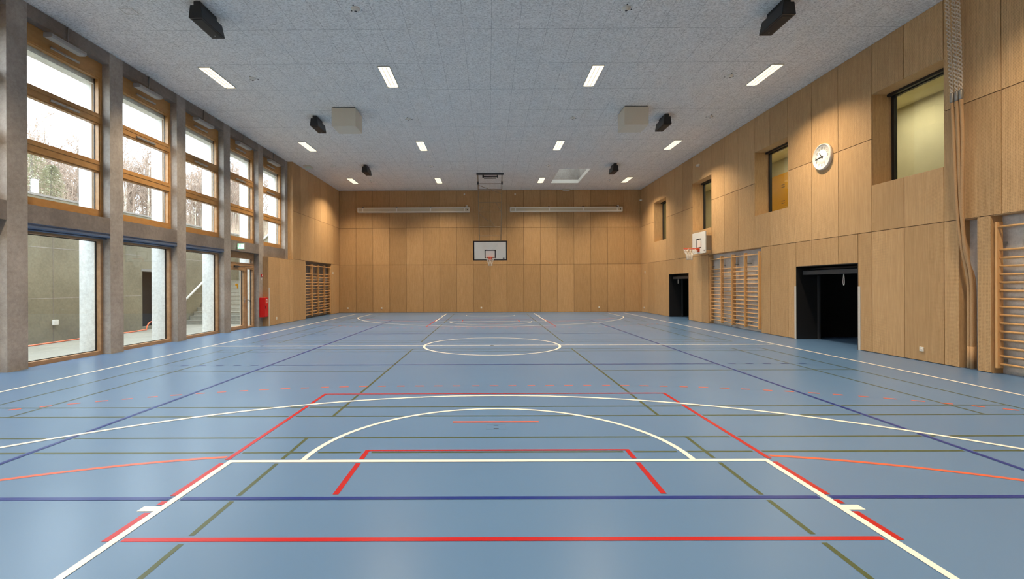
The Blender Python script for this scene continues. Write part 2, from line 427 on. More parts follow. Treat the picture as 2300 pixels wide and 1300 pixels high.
# ------------------------------------------------------------------ ceiling with skylight shaft
SX0,SX1,SY0,SY1=3.30,4.80,24.06,27.26
mb=MB()
for a,b,c,d in subtract([(-9.6,13.2,YF-.3,YB+.3)],(SX0,SX1,SY0,SY1)): mb.box(a,b,c,d,H,H+.18)
ceil=struct(mb.build('ceiling',M['ceil']),'grey wood-wool board ceiling')
mb=MB()
for a,b,c,d in subtract([(-9.6,13.2,YF-.3,YB+.3)],(SX0-.04,SX1+.04,SY0-.04,SY1+.04)): mb.box(a,b,c,d,H+.18,H+.5)
t=.12; z0,z1=H+.18,H+1.25; e=.035
mb.box(SX0-e-t,SX0-e,SY0-e-t,SY1+e+t,z0,z1); mb.box(SX1+e,SX1+e+t,SY0-e-t,SY1+e+t,z0,z1)
mb.box(SX0-e,SX1+e,SY0-e-t,SY0-e,z0,z1); mb.box(SX0-e,SX1+e,SY1+e,SY1+e+t,z0,z1)
mb.build('skylight_shaft',M['conc_pier'],ceil)['label']='concrete shaft above the ceiling opening'
mb=MB(); zz=H-.004
for a,b,c,d in subtract([(SX0,SX1,SY0,SY1)],(SX0+.012,SX1-.012,SY0+.012,SY1-.012)): mb.box(a,b,c,d,zz,H+.18)
mb.build('skylight_lining',M['white'],ceil)['label']='white lining round the ceiling opening'
mb=MB(); mb.box(SX0-.1,SX1+.1,SY0-.1,SY1+.1,z1,z1+.03); mb.build('skylight_pane',glass_mat('dull_skylight_glass',(.55,.55,.53,1)),ceil)

# ------------------------------------------------------------------ back wall
us=[-8.79+.9767*k for k in range(19)]
R1,R2=2.785,4.93
mb=MB(); cladding(mb,'Y',YB,-1,[(.012,R1,us),(R1,R2,us),(R2,H,us)],[])
mb.box(-9.6,13.2,YB+.09,YB+.3,0,H,1)
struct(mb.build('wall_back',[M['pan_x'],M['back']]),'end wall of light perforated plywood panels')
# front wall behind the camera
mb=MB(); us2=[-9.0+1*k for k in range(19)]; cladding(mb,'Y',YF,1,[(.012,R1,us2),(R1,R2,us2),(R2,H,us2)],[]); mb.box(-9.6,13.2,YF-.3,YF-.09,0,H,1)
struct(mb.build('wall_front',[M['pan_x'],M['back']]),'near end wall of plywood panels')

# ------------------------------------------------------------------ right wall
b=10.745; ups=[]
for k in range(-3,4):
    for d in (0,.885,1.74,2.79,3.78): ups.append(b+4.82*k+d)
ups=[YF]+[u for u in ups if YF+.2<u<YB-.2]+[YB]
WIN=[(b+4.82*k,b+4.82*k+1.74) for k in (-2,-1,0,1,2,3)]
WZ0,WZ1=3.855,5.955
holes=[(a,c,WZ0,WZ1) for a,c in WIN]
DOORS=[(22.56,24.85,2.09),(12.90,15.20,2.09)]
for a,c,z in DOORS: holes.append((a,c,-.1,z))
NICHE=[(16.95,20.67,2.775),(10.12,10.455,2.775),(6.1,9.885,2.775)]
for a,c,z in NICHE: holes.append((a,c,-.1,z))
low=sorted(set([round(u,3) for u in ups]+[12.90,15.20,10.12]))
mb=MB(); cladding(mb,'X',XR,-1,[(.012,R1,low),(R1,R2,ups),(R2,H,ups)],holes)
# reveals of plywood
def rev(mb,x0,x1,ya,yb,za,zb,t=.03,sill=True):
    mb.box(x0,x1,ya-t,ya,za,zb,0,.4); mb.box(x0,x1,yb,yb+t,za,zb,0,.4); mb.box(x0,x1,ya-t,yb+t,zb,zb+t,0,.4)
    if sill: mb.box(x0,x1,ya-t,yb+t,za-t,za,0,.4)
for a,c in WIN: rev(mb,XR+.028,9.34,a,c,WZ0,WZ1)
for a,c,z in NICHE: rev(mb,XR+.028,9.0,a,c,0,z,sill=False)
wr=struct(mb.build('wall_right',[M['pan_y'],M['back']]),'long side wall of light perforated plywood panels')
mb=MB()
for a,c,z in NICHE: mb.box(9.0,9.12,a-.1,c+.1,0,z+.1)
mb.build('niche_back',M['conc_wall'],wr)['label']='bare concrete at the back of the wall recesses'
# rough core wall, closes the hall behind the panels
mb=MB(); rs=[(YF-.3,YB+.3,0,H)]
for a,c in WIN: rs=subtract(rs,(a-.03,c+.03,WZ0-.03,WZ1+.03))
for a,c,z in DOORS: rs=subtract(rs,(a,c,-.1,z))
for a,c,z in NICHE: rs=subtract(rs,(a-.05,c+.05,-.1,z+.05))
for p,q,r,s in rs: mb.box(8.90,9.30,p,q,r,s)
mb.build('wall_core',M['storage'],wr)

def interior_window(i,a,c):
    o=empty('window_%d'%i,(9.25,(a+c)/2,WZ0)); hw=(c-a)/2; hh=WZ1-WZ0
    mb=MB(); t=.075
    mb.box(0,.07,-hw,-hw+t,0,hh); mb.box(0,.07,hw-t,hw,0,hh); mb.box(0,.07,-hw+t,hw-t,hh-t,hh); mb.box(0,.07,-hw+t,hw-t,0,.03)
    mb.box(-.10,-.03,-hw,hw,hh-.06,hh)          # blind rail under the head
    mb.build('window_frame',M['black'],o)
    mb=MB(); mb.box(.03,.042,-hw+t,hw-t,.03,hh-t); mb.build('pane',M['glass_in'],o)
    return struct(o)
names=['beside the hanging ropes','between the clock and the side hoop','above the side hoop','nearest the end wall']
for i,(a,c) in enumerate(WIN):
    o=interior_window(10+i,a,c)
    if i>=2: o['label']='black framed corridor window in the plywood wall '+names[i-2]

# corridor behind the windows
mb=MB(); mb.box(9.3,11.75,YF,YB,3.25,3.4); mb.box(9.3,11.75,YF,YB,6.55,6.7); mb.box(11.6,11.75,YF,YB,3.4,6.55); mb.box(9.3,11.75,YB-.1,YB,3.4,6.55)
cor=struct(mb.build('wall_corridor',M['olive']),'cream corridor wall behind the high windows')
mb=MB(); mb.rbox(11.50,11.598,19.2,21.25,3.402,5.93,.01); 
y=tag(mb.build('yellow_cabinet',M['yellow']),'yellow panel standing in the corridor behind the second high window','cabinet')
for z in (4.75,5.38):
    for dz in (0,.09): mb=MB(); mb.box(11.492,11.499,20.05,20.25,z+dz,z+dz+.02); mb.build('printed_mark',M['dgrey'],y)
mb=MB(); mb.rbox(11.52,11.598,25.0,25.95,3.402,5.5,.01); d=tag(mb.build('corridor_door',wood('brown_door',lin(120,92,58),lin(140,108,70))),'brown door glimpsed through the high window above the side hoop','door')
mb=MB(); mb.tube([(11.52,25.85,4.45),(11.46,25.85,4.45),(11.46,25.73,4.45)],.012); mb.build('door_handle',M['alu'],d)
for k,yy in enumerate((9.0,14.2,19.0,24.5)):  # unseen lamps, added to brighten the corridor
    o=empty('corridor_fill_lamp',(10.5,yy,6.55)); tag(o,'unseen flat light added to brighten the corridor behind the high windows','lamp','added corridor fill lights')
    mb=MB(); mb.rbox(-.25,.25,-.25,.25,-.05,0,.01); mb.build('housing',M['lampframe'],o)
    ld=bpy.data.lights.new('corridor_fill_light','AREA'); ld.size=.45; ld.energy=22; ld.color=(1,.92,.70)
    lo=bpy.data.objects.new('corridor_fill_light',ld); COL.objects.link(lo); lo.parent=o; lo.location=(0,0,-.06)

# storage doors
def lift_door(i,a,c,z,label):
    o=empty('door_%d'%i,(XR,(a+c)/2,0)); hw=(c-a)/2
    mb=MB(); mb.box(.0,.62,hw-.02,hw,0,z); mb.box(.0,.62,-hw,-hw+.02,0,z); mb.box(0,.62,-hw,hw,z-.02,z)
    mb.build('door_lining',M['black'],o)
    mb=MB(); mb.rbox(.18,.30,-hw+.02,hw-.02,1.845,1.965,.01); mb.build('lintel_bar',M['dgrey'],o)
    mb=MB(); mb.box(.60,.66,hw-.06,hw-.02,0,1.83); mb.build('edge_strip',M['dgrey'],o)
    mb=MB(); mb.rbox(.34,2.4,-hw+.06,hw-.06,1.99,2.04,.01); mb.build('lifted_leaf',M['black'],o)
    # room behind
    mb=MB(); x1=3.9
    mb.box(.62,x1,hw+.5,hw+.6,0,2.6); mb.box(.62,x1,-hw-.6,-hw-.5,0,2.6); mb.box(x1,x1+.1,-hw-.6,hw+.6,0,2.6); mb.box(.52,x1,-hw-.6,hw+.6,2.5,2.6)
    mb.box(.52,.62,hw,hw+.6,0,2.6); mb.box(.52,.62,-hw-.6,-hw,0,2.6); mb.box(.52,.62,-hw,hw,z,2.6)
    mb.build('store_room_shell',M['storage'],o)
    return struct(o,label)
lift_door(1,*DOORS[0],'open dark store doorway near the end wall')
lift_door(2,*DOORS[1],'large open dark store doorway under the clock')
def strap(x,y,z,h,label,w=.035):
    o=empty('pull_strap',(x,y,z)); mb=MB(); n=20
    pts=[]
    for k in range(n+1):
        t=k/n; a=t*2*PI; pts.append((0,w*math.sin(a)*(.35+.65*math.sin(a/2)**2)*1.0,-h*(1-math.cos(a))/2))
    vs=[];
    for (x_,y_,z_) in pts: vs+= [(x_-.012,y_,z_),(x_+.012,y_,z_)]
    # flat webbing with thickness
    for off in (0,):
        mb.tube(pts[:-1],.007,6,closed=True)
    mb.tube([(0,0,.05),(0,0,-.005)],.006,6)
    mb.build('webbing_loop',M['net'],o); return tag(o,label,'strap')
strap(9.03,13.68,1.83,.28,'white pull loop hanging in the large dark doorway')
strap(9.03,24.35,1.83,.2,'white pull loop hanging in the far dark doorway')
def guard(x,y,label,sx=-1,sy=1,z1=1.52,name='corner_guard'):
    o=empty(name,(x,y,0)); mb=MB()
    mb.box(-.004 if sx<0 else 0,0 if sx<0 else .004,0,sy*.07,.0,z1); mb.box(-.004*(-sx)*0,(-sx)*.05,-sy*.004,0,.0,z1)
    mb.build('angle_profile',M['guard'],o); return tag(o,label,'corner guard')
guard(XR-.001,15.20,'pale metal corner guard on the left edge of the large doorway',-1,1)
guard(XR-.001,12.90,'pale metal corner guard on the right edge of the large doorway',-1,-1)

# ------------------------------------------------------------------ left wall: concrete frame
wl=empty('wall_left',(0,0,0)); struct(wl,'concrete window wall with columns and beams')
mb=MB()
mb.box(-9.60,XC,YF-.3,22.31,6.84,H); mb.box(-9.60,XC,YF-.3,22.31,2.84,3.20); mb.build('beams',M['conc'],wl)
for y0 in COLY:
    mb=MB(); mb.box(-9.34,XC+.001,y0,y0+CW,-.0,H-.001); mb.box(-9.76,-9.34,y0,y0+CW,-.0,H-.001,1); mb.build('column',[M['conc_pier'],M['skylit']],wl)  # outer part takes the paler colour that imitates sky light
mb=MB(); mb.box(-9.60,XC-.002,YF-.3,.62,0,H); mb.box(-9.60,XC-.002,22.6,YB+.3,0,H); mb.box(-9.60,XC-.002,20.2,22.4,0,2.85)
mb.build('solid_wall',M['conc'],wl)
# plywood cladding at the far left
lows=[20.24,21.2,22.1,23.05,24.03,27.70,28.15,YB]; ups_l=[22.61,23.47,24.34,25.22,26.11,27.07,28.1,YB]
mb=MB(); NL=(24.03,27.70,2.775)
cladding(mb,'X',XP,1,[(.012,2.745,[20.24,22.61])],[]); mb=MB()
cladding(mb,'X',XP,1,[(.012,R1-.04,[20.24,21.25,22.2,22.61]),],[])
cladding(mb,'X',XP,1,[(.012,R1,[22.61,23.35,24.03,24.34,25.22,26.11,27.07,27.70,28.1,YB]),(R1,R2,ups_l),(R2,H,ups_l)],[(24.03,27.70,-.1,2.775)])
mb.box(XC,XP-.001,20.212,20.242,0,2.745,0,.3); mb.box(XC,XP-.03,20.25,22.61,2.72,2.752,0,.4); mb.box(XC,XP-.001,22.58,22.612,2.745,H,0,.3)
rev(mb,-9.0,XP-.028,24.03,27.70,0,2.775,sill=False)
mb.build('plywood_cladding',[M['pan_y'],M['back']],wl)
mb=MB(); mb.box(-9.02,-9.0,23.95,27.8,0,2.8); mb.build('niche_back',M['conc'],wl)

# windows
XFi=-9.20; XFo=-9.34
def upper_window():
    o=empty('window_1'); w=PER-CW; hw=w/2; z0=3.20; z1=6.84; xi,xo=XFi-XC,XFo-XC  # local: origin at column face, floor
    mb=MB(); j=.055
    mb.box(xo,xi,-hw,-hw+j,z0,z1); mb.box(xo,xi,hw-j,hw,z0,z1)
    mb.box(xo,xi,-hw+j,hw-j,z0,3.36); mb.box(xo,xi,-hw+j,hw-j,6.49,z1)
    mb.build('window_frame',M['frame'],o)
    for za,zb in ((5.42,5.615),(4.30,4.51)):
        mb=MB(); mb.box(xo,xi,-hw+j,hw-j,za,zb); mb.box(xi,xi+.012,-hw+j+.02,hw-j-.02,zb-.075,zb-.02); mb.build('transom',M['frame'],o)
    for za,zb in ((5.615,6.49),(4.51,5.42),(3.36,4.30)):
        s=MB(); a=.03; g=.012
        s.box(xo+.01,xi-.02,-hw+j,-hw+j+a,za,zb); s.box(xo+.01,xi-.02,hw-j-a,hw-j,za,zb); s.box(xo+.01,xi-.02,-hw+j+a,hw-j-a,za,za+a); s.box(xo+.01,xi-.02,-hw+j+a,hw-j-a,zb-a,zb)
        so=s.build('sash',M['frame'],o)
        s=MB(); s.box(xo+.02,xo+.035,-hw+j+a,-hw+j+a+g,za+a,zb-a); s.box(xo+.02,xo+.035,hw-j-a-g,hw-j-a,za+a,zb-a); s.build('gasket',M['gasket'],so)
        s=MB(); s.box(xo+.022,xo+.034,-hw+j+a+g,hw-j-a-g,za+a,zb-a); s.build('pane',M['glass'],so)
    s=MB(); s.box(-.58,xo-.02,-hw,hw,6.37,6.83); s.build('outer_lintel',M['skylit'],o)
    for yy in (-hw,hw-.045): s=MB(); s.box(xo-.13,xo-.075,yy,yy+.045,3.21,6.37); s.build('blind_guide_rail',M['guard'],o)
    for zc in (6.57,5.47):
        s=MB(); yb=.02
        for y0,y1 in ((-.35,-.03),(.03,.33)): s.rbox(xi,xi+.045,yb+y0,yb+y1,zc-.02,zc+.02,.006)
        s.tube([(xi+.03,yb-.36,zc),(xi+.03,yb-.35,zc)],.022); s.rbox(xi,xi+.06,yb-.035,yb+.035,zc-.028,zc+.012,.006)
        s.build('opener',M['alu'],o)
    return o
def lower_window():
    o=empty('window_2'); w=PER-CW; hw=w/2; z1=2.84; xi,xo=XFi-XC,XFo-XC; j=.07
    mb=MB(); mb.box(xo,xi,-hw,-hw+j,0,z1); mb.box(xo,xi,hw-j,hw,0,z1); mb.box(xo,xi,-hw+j,hw-j,0.0,.085); mb.box(xo,xi,-hw+j,hw-j,2.655,z1)
    mb.build('window_frame',M['frame_low'],o)
    s=MB(); g=.014; za,zb=.085,2.655
    s.box(xo+.02,xo+.045,-hw+j,-hw+j+g,za,zb); s.box(xo+.02,xo+.045,hw-j-g,hw-j,za,zb); s.box(xo+.02,xo+.045,-hw+j+g,hw-j-g,za,za+g); s.box(xo+.02,xo+.045,-hw+j+g,hw-j-g,zb-g,zb)
    s.build('gasket',M['gasket'],o)
    s=MB(); s.box(xo+.025,xo+.04,-hw+j+g,hw-j-g,za+g,zb-g); s.build('pane',M['glass'],o)
    return o
uw=upper_window(); lw=lower_window()
blind0=None
bays=[(y0+CW,y0+PER) for y0 in COLY[:-1]]
ordn={4:'nearest in view',5:'second from the camera',6:'third from the camera',7:'above the glazed door',8:'farthest from the camera'}
n=1
def make_blind(loc):
    o=empty('roller_blind_box',loc); hw=(PER-CW)/2
    mb=MB(); mb.prism([(-.17,-.105),(-.01,-.105),(0,-.085),(0,-.05),(-.02,-.045),(-.02,-.012),(0,-.008),(0,0),(-.17,0)],-hw,hw); mb.build('casing',M['bluebox'],o)
    mb=MB(); mb.tube([(-.09,-hw+.01,-.125),(-.09,hw-.01,-.125)],.018,10); mb.build('bottom_rail',M['bluebox'],o)
    return o
def make_boxlight(loc):
    o=empty('beam_light',loc)
    mb=MB(); mb.prism([(0,-.045),(.02,-.055),(.16,-.055),(.185,-.03),(.185,.02),(.16,.035),(0,.05)],-.41,.41); mb.build('housing',plain('light_grey_casing',lin(150,147,143),.5),o)
    mb=MB(); mb.tube([(.02,.13,.04),(.02,.13,H-6.67)],.010,8); mb.build('conduit',M['steel'],o)
    return o
bl0=make_blind((XC,0,2.838)); bx0=make_boxlight((XC,0,6.67))
for k,(a,c) in enumerate(bays):
    ym=(a+c)/2
    o=uw if k==0 else dup(uw); o.location=(XC,ym,0); o.name='window_%d'%(20+k); struct(o)
    if k in ordn: o['label']='upper larch window of three panes, '+ordn[k]
    if k<7:
        o=lw if k==0 else dup(lw); o.location=(XC,ym,0); o.name='window_%d'%(30+k); struct(o)
        if k in ordn: o['label']='tall floor level window, '+ordn[k]
        if k>=4:
            q=bl0 if k==4 else dup(bl0); q.location=(XC,ym,2.838)
            tag(q,{4:'blue grey blind box over the nearest floor level window',5:'blue grey blind box over the second floor level window',6:'blue grey blind box over the floor level window next to the glazed door'}[k],'blind box','blind boxes over the floor level windows')
    if k>=4:
        q=bx0 if k==4 else dup(bx0); q.location=(XC,ym-.26,6.67)
        tag(q,'flat grey box light on the beam '+{4:'above the upper window nearest in view',5:'above the second upper window from the camera',6:'above the third upper window from the camera',7:'above the upper window over the glazed door',8:'above the farthest upper window'}[k],'light fitting','box lights on the concrete beam')

# glazed door bay
a,c=bays[7]
o=empty('door_3',(XC,(a+c)/2,0)); struct(o,'larch framed glass door with side light leading to the outdoor stairs'); hw=(c-a)/2; xi,xo=XFi-XC,XFo-XC; j=.075
mb=MB(); mb.box(xo,xi,-hw,-hw+j,0,2.84); mb.box(xo,xi,hw-j,hw,0,2.84); mb.box(xo,xi,-hw+j,hw-j,2.64,2.84); mb.box(xo,xi,-hw+j,hw-j,2.28,2.42); ms=.36
mb.box(xo,xi,ms-.05,ms+.06,.0,2.28); mb.build('door_frame',M['frame_low'],o)
def leaf(name,y0,y1,z0,z1,st,par):
    s=MB(); s.box(xo+.02,xi+.01,y0,y0+st,z0,z1); s.box(xo+.02,xi+.01,y1-st,y1,z0,z1); s.box(xo+.02,xi+.01,y0+st,y1-st,z0,z0+st*1.2); s.box(xo+.02,xi+.01,y0+st,y1-st,z1-st,z1)
    f=s.build(name,M['frame_low'],par); g=.012
    s=MB(); s.box(xo+.05,xo+.08,y0+st,y0+st+g,z0+st*1.2,z1-st); s.box(xo+.05,xo+.08,y1-st-g,y1-st,z0+st*1.2,z1-st); s.build('gasket',M['gasket'],f)
    s=MB(); s.box(xo+.055,xo+.07,y0+st+g,y1-st-g,z0+st*1.2,z1-st); s.build('pane',M['glass'],f); return f
df=leaf('door_leaf',-hw+j,ms-.05,.01,2.27,.10,o); sl=leaf('side_light',ms+.06,hw-j,.01,2.27,.05,o); leaf('transom_light',-hw+j,hw-j,2.42,2.64,.025,o)
s=MB(); s.box(-.292,-.288,.0-.16,.0+.03,1.60,1.68); s.build('yellow_patch',M['yellow'],df)  # small yellow patches on the door pane
s=MB(); s.box(-.292,-.288,.0-.06,.0+.03,1.50,1.595); s.build('yellow_patch',M['yellow'],df)
s=MB(); yh=ms-.10; s.rbox(xi+.01,xi+.02,yh-.02,yh+.02,.96,1.2,.004); s.tube([(xi+.02,yh,1.09),(xi+.07,yh,1.09),(xi+.075,yh-.13,1.09)],.011); s.build('door_handle',M['alu'],df)
s=MB(); s.tube([(xi+.01,ms+.10,1.06),(xi+.05,ms+.10,1.06),(xi+.055,ms+.2,1.04),(xi+.055,ms+.22,.98)],.010); s.build('door_handle',M['dgrey'],sl)
s=MB(); s.tube([(xi+.03,-.25,2.30),(xi+.12,.15,2.33),(xi+.03,hw-.2,2.33)],.011,6); s.rbox(xi+.01,xi+.07,-.5,-.2,2.27,2.33,.006); s.build('door_closer',M['dgrey'],o)

# ------------------------------------------------------------------ outdoors
mb=MB(); mb.box(-13.0,-9.34,-8,33,-.3,0); mb.box(-9.7,-9.34,0.4,20.4,-.3,.012); struct(mb.build('floor_courtyard',M['ground']),'pale paved sunken courtyard outside the windows')
XW=-12.70; ZT=4.15
mb=MB(); DY0,DY1=18.73,19.75
for p,q,r,s in subtract([(-8,33,0,ZT)],(DY0,DY1,.1,2.14)): mb.box(XW-.3,XW,p,q,r,s)
for yy in (12.8,15.18,17.6,20.0): mb.box(XW-.001,XW+.004,yy,yy+.012,0,ZT,1)
for zz in (1.25,2.7): mb.box(XW-.001,XW+.003,-8,DY0-.07,zz,zz+.018,2); mb.box(XW-.001,XW+.003,DY1+.07,25,zz,zz+.018,2)
rw=struct(mb.build('wall_courtyard',[M['conc_out'],M['conc'],M['conc_pier']]),'olive grey concrete retaining wall of the courtyard')
mb=MB(); mb.box(XW-.32,XW+.01,-8,33,ZT,ZT+.06); mb.build('coping',M['conc_pier'],rw)
mb=MB(); mb.box(XW+.0,XW+.012,DY0-.06,DY1+.06,2.14,2.24); mb.build('door_lintel',M['alu'],rw)
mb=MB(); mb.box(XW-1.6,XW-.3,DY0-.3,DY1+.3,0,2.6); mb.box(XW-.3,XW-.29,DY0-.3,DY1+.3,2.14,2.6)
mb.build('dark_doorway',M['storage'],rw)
mb=MB(); mb.box(XW,-9.76,25.35,25.65,0,ZT); struct(mb.build('wall_stairwell',M['conc_out']),'concrete wall closing the outdoor stair landing')
st=tag(empty('outdoor_stairs',(-11.2,21.17,0)),'concrete outdoor stairs rising along the courtyard wall','stairs')
rise,run=.168,.262
for k in range(11):
    mb=MB(); mb.box(-1.48,1.42,k*run,(k+1)*run+.02 if k<10 else 4.15,0,(k+1)*rise); mb.box(-1.48,1.42,k*run-.015,k*run+.03,(k+1)*rise-.03,(k+1)*rise+.001); mb.build('step',M['ground'],st)
def rail(p0,p1,label,r=.045):
    o=empty('handrail',p0); d=Vector(p1)-Vector(p0); mb=MB(); mb.tube([(0,0,0),tuple(d)],r,12); mb.build('rail',M['white'],o)
    for t in (.12,.85):
        q=d*t; m=MB(); m.tube([(q.x,q.y,q.z-.03),(q.x-.06,q.y,q.z-.06),(q.x-.11,q.y,q.z-.06)],.012); m.build('bracket',M['steel'],o)
    return tag(o,label,'handrail')
rail((XW+.1,20.95,.98),(XW+.1,24.6,3.25),'white handrail rising beside the outdoor stairs')
o=empty('handrail',(-11.75,25.28,3.6)); mb=MB(); mb.tube([(0,0,0),(1.35,0,1.25)],.045,12); mb.build('rail',M['white'],o)
for t in (.2,.42):
    m=MB(); m.tube([(1.35*t,0,1.25*t-.02),(1.35*t,.04,1.25*t-.06),(1.35*t,.07,1.25*t-.06)],.012); m.build('bracket',M['steel'],o)
tag(o,'white sloping handrail high on the stairwell wall, seen through the farthest window','handrail')
mb=MB(); mb.rbox(XW,XW+.06,15.15,15.30,.48,.63,.01); tag(mb.build('outdoor_socket',M['white']),'square white box low on the courtyard wall outside','socket')
hp=[(-12.35,11.5,.02),(-12.3,13.8,.02),(-12.42,15.5,.02),(-12.45,17.2,.02),(-12.42,17.9,.02),(-12.3,18.25,.05)]
for k in range(9): t=k/8*PI; hp.append((-12.22,18.55-.28*math.cos(t),.05+.28*math.sin(t)))
hp+=[(-12.1,18.95,.02),(-12.0,19.3,.02)]
mb=MB(); mb.tube(hp,.02,8); tag(mb.build('garden_hose',M['hose']),'orange hose lying along the foot of the courtyard wall','hose')
mb=MB(); mb.rbox(XW-.22,XW-.10,14.75,14.88,ZT+.06,4.62,.01); tag(mb.build('railing_post',plain('pale_blue_post',lin(196,208,220),.5)),'pale post standing on top of the courtyard wall','post')
# hillside
def hz(x,y):
    t=-13.0-x
    return ZT-.10+.055*t+.17*max(0,y-42)*min(1,t/22)+.12*math.sin(x*.7+y*.4)
mb=MB(); xs=[-13.0-1.6*i for i in range(30)]; ys=[-10+2.8*i for i in range(48)]
vs=[(x,y,hz(x,y)) for x in xs for y in ys]
fs=[(i*48+j,i*48+j+1,(i+1)*48+j+1,(i+1)*48+j) for i in range(29) for j in range(47)]
mb.add(vs,fs); struct(mb.build('ground_hillside',M['litter']),'wooded slope above the courtyard')
def bare_tree(seed,h,barkm):
    R=random.Random(seed); o=empty('bare_tree'); mt=MB(); mbr=MB()
    pts=[]; x=y=0
    for k in range(9):
        pts.append((x,y,h*k/8)); x+=R.uniform(-.12,.12); y+=R.uniform(-.12,.12)
    mt.tube(pts,[.11*(1-k/9.5) for k in range(9)],6); mt.build('trunk',barkm,o)
    def br(p,d,L,r,lev):
        n=4; q=[Vector(p)]; dd=Vector(d)
        for k in range(n): dd=(dd+Vector((R.uniform(-.25,.25),R.uniform(-.25,.25),R.uniform(-.05,.22)))).normalized(); q.append(q[-1]+dd*L/n)
        mbr.tube(q,[max(.013,r*(1-k/(n+.6))) for k in range(n+1)],4,cap=False)
        if lev<2:
            for _ in range(4 if lev==0 else 3):
                k=R.randint(1,n); nd=(dd*.5+Vector((R.uniform(-1,1),R.uniform(-1,1),R.uniform(0,1)))).normalized(); br(q[k],nd,L*R.uniform(.4,.65),r*.55,lev+1)
    for i in range(24):
        k=R.randint(2,8); p=pts[k]; a=R.uniform(0,2*PI); br(p,(math.cos(a),math.sin(a),R.uniform(.3,1.1)),h*R.uniform(.16,.30)*(1.15-k/14),.035,0)
    mbr.build('branches',M['twig'],o); return o
protos=[bare_tree(1,8.5,M['bark']),bare_tree(2,7.2,M['birch']),bare_tree(3,9.5,M['bark']),bare_tree(4,6.5,M['birch'])]
R=random.Random(11); cnt=0
for i in range(230):
    x=-33-R.random()*20; y=41+R.random()**1.3*62
    k=R.randrange(4); s=R.uniform(.8,1.15)
    if cnt<4: o=protos[cnt]; k=cnt
    else: o=dup(protos[k])
    o.location=(x,y,hz(x,y)-.15); o.rotation_euler=(0,0,R.uniform(0,6)); o.scale=(s,s,s*R.uniform(.85,1.1)); cnt+=1
    pale=k in (1,3)
    tag(o,'slender pale trunked bare tree on the slope outside' if pale else 'dark grey trunked bare tree on the slope outside','tree','pale bare trees on the slope' if pale else 'dark bare trees on the slope')
def evergreen(x,y,h,label):
    R=random.Random(int(h*10)); o=empty('evergreen_tree',(x,y,hz(x,y)-.1)); mb=MB(); mb.tube([(0,0,0),(0,0,h)],[.16,.03],8); mb.build('trunk',M['bark'],o)
    f=MB()
    for i in range(4200):
        t=R.random()**.8; z=h*(.12+.88*t); rad=(1-t)**.6*h*.22+.12; a=R.uniform(0,2*PI); rr=rad*math.sqrt(R.random()); L=R.uniform(.10,.26)
        p=Vector((rr*math.cos(a),rr*math.sin(a),z)); d=Vector((math.cos(a),math.sin(a),R.uniform(-.5,.2))); sd=Vector((-math.sin(a),math.cos(a),R.uniform(-.3,.3)))*.03
        f.add([p-sd,p+sd,p+d*L+sd*.3,p+d*L-sd*.3],[(0,1,2,3)])
    f.build('foliage',M['needle'],o,fix=False); return tag(o,label,'tree')
evergreen(-34,36.6,7.4,'dense dark evergreen at the left of the nearest upper window')
evergreen(-34,38.2,6.0,'smaller evergreen shrub beside the dense dark evergreen')
# undergrowth
R=random.Random(5); f=MB()
for i in range(9000):
    x=-24-R.random()*26; y=R.uniform(28,100); z=hz(x,y); h=R.uniform(.6,3.4); a=R.uniform(0,6.28); w=R.uniform(.01,.035)
    tip=Vector((x+R.uniform(-.4,.4),y+R.uniform(-.4,.4),z+h)); sd=Vector((math.cos(a),math.sin(a),0))*w
    f.add([Vector((x,y,z-.1))-sd,Vector((x,y,z-.1))+sd,tip],[(0,1,2)])
u=f.build('undergrowth',M['twig'],fix=False); u['kind']='stuff'; tag(u,'bare brown scrub covering the slope outside','scrub')

# ------------------------------------------------------------------ ceiling lamps
def make_lamp():
    o=empty('ceiling_lamp'); w,l=.145,.625
    mb=MB()
    for a,b,c,d in subtract([(-w-.009,w+.009,-l-.009,l+.009)],(-w,w,-l,l)): mb.box(a,b,c,d,-.022,0)
    mb.build('lamp_frame',M['lampframe'],o)
    bm=bmesh.new(); bmesh.ops.create_cube(bm,size=1)
    for v in bm.verts: v.co=Vector((v.co.x*2*w,v.co.y*2*l,v.co.z*.014-.010))
    ed=[e for e in bm.edges if abs(e.verts[0].co.z-e.verts[1].co.z)>.005]; bmesh.ops.bevel(bm,geom=ed,offset=.035,segments=4,affect='EDGES')
    m=MB(); m.bm(bm)
    m.build('diffuser',M['lens'],o)
    m=MB()
    for x in (-.05,.05): m.box(x-.004,x+.004,-l+.04,l-.04,-.021,-.016)
    m.build('louvre_rib',M['lampframe'],o)
    ld=bpy.data.lights.new('lamp_light','AREA'); ld.shape='RECTANGLE'; ld.size=2*w*.92; ld.size_y=2*l*.95; ld.energy=LAMP_W; ld.color=(1,.80,.56); ld.spread=math.radians(120)
    lo=bpy.data.objects.new('lamp_light',ld); COL.objects.link(lo); lo.parent=o; lo.location=(0,0,-.03)
    return o
l0=make_lamp(); first=True
cols=['by the window wall','left of the centre line','right of the centre line','by the plywood wall']
rows={7.81:'overhead near the camera',14.04:'in the nearest visible row',20.27:'in the middle visible row',26.5:'in the row by the end wall',1.58:'behind the camera'}
for yy in (1.58,7.81,14.04,20.27,26.5):
    for i,xx in enumerate((-7.235,-2.705,2.705,7.21)):
        q=l0 if first else dup(l0); first=False; q.location=(xx,yy,H)
        tag(q,'glowing flush ceiling lamp %s, %s'%(rows[yy],cols[i]),'ceiling lamp','flush ceiling lamps')

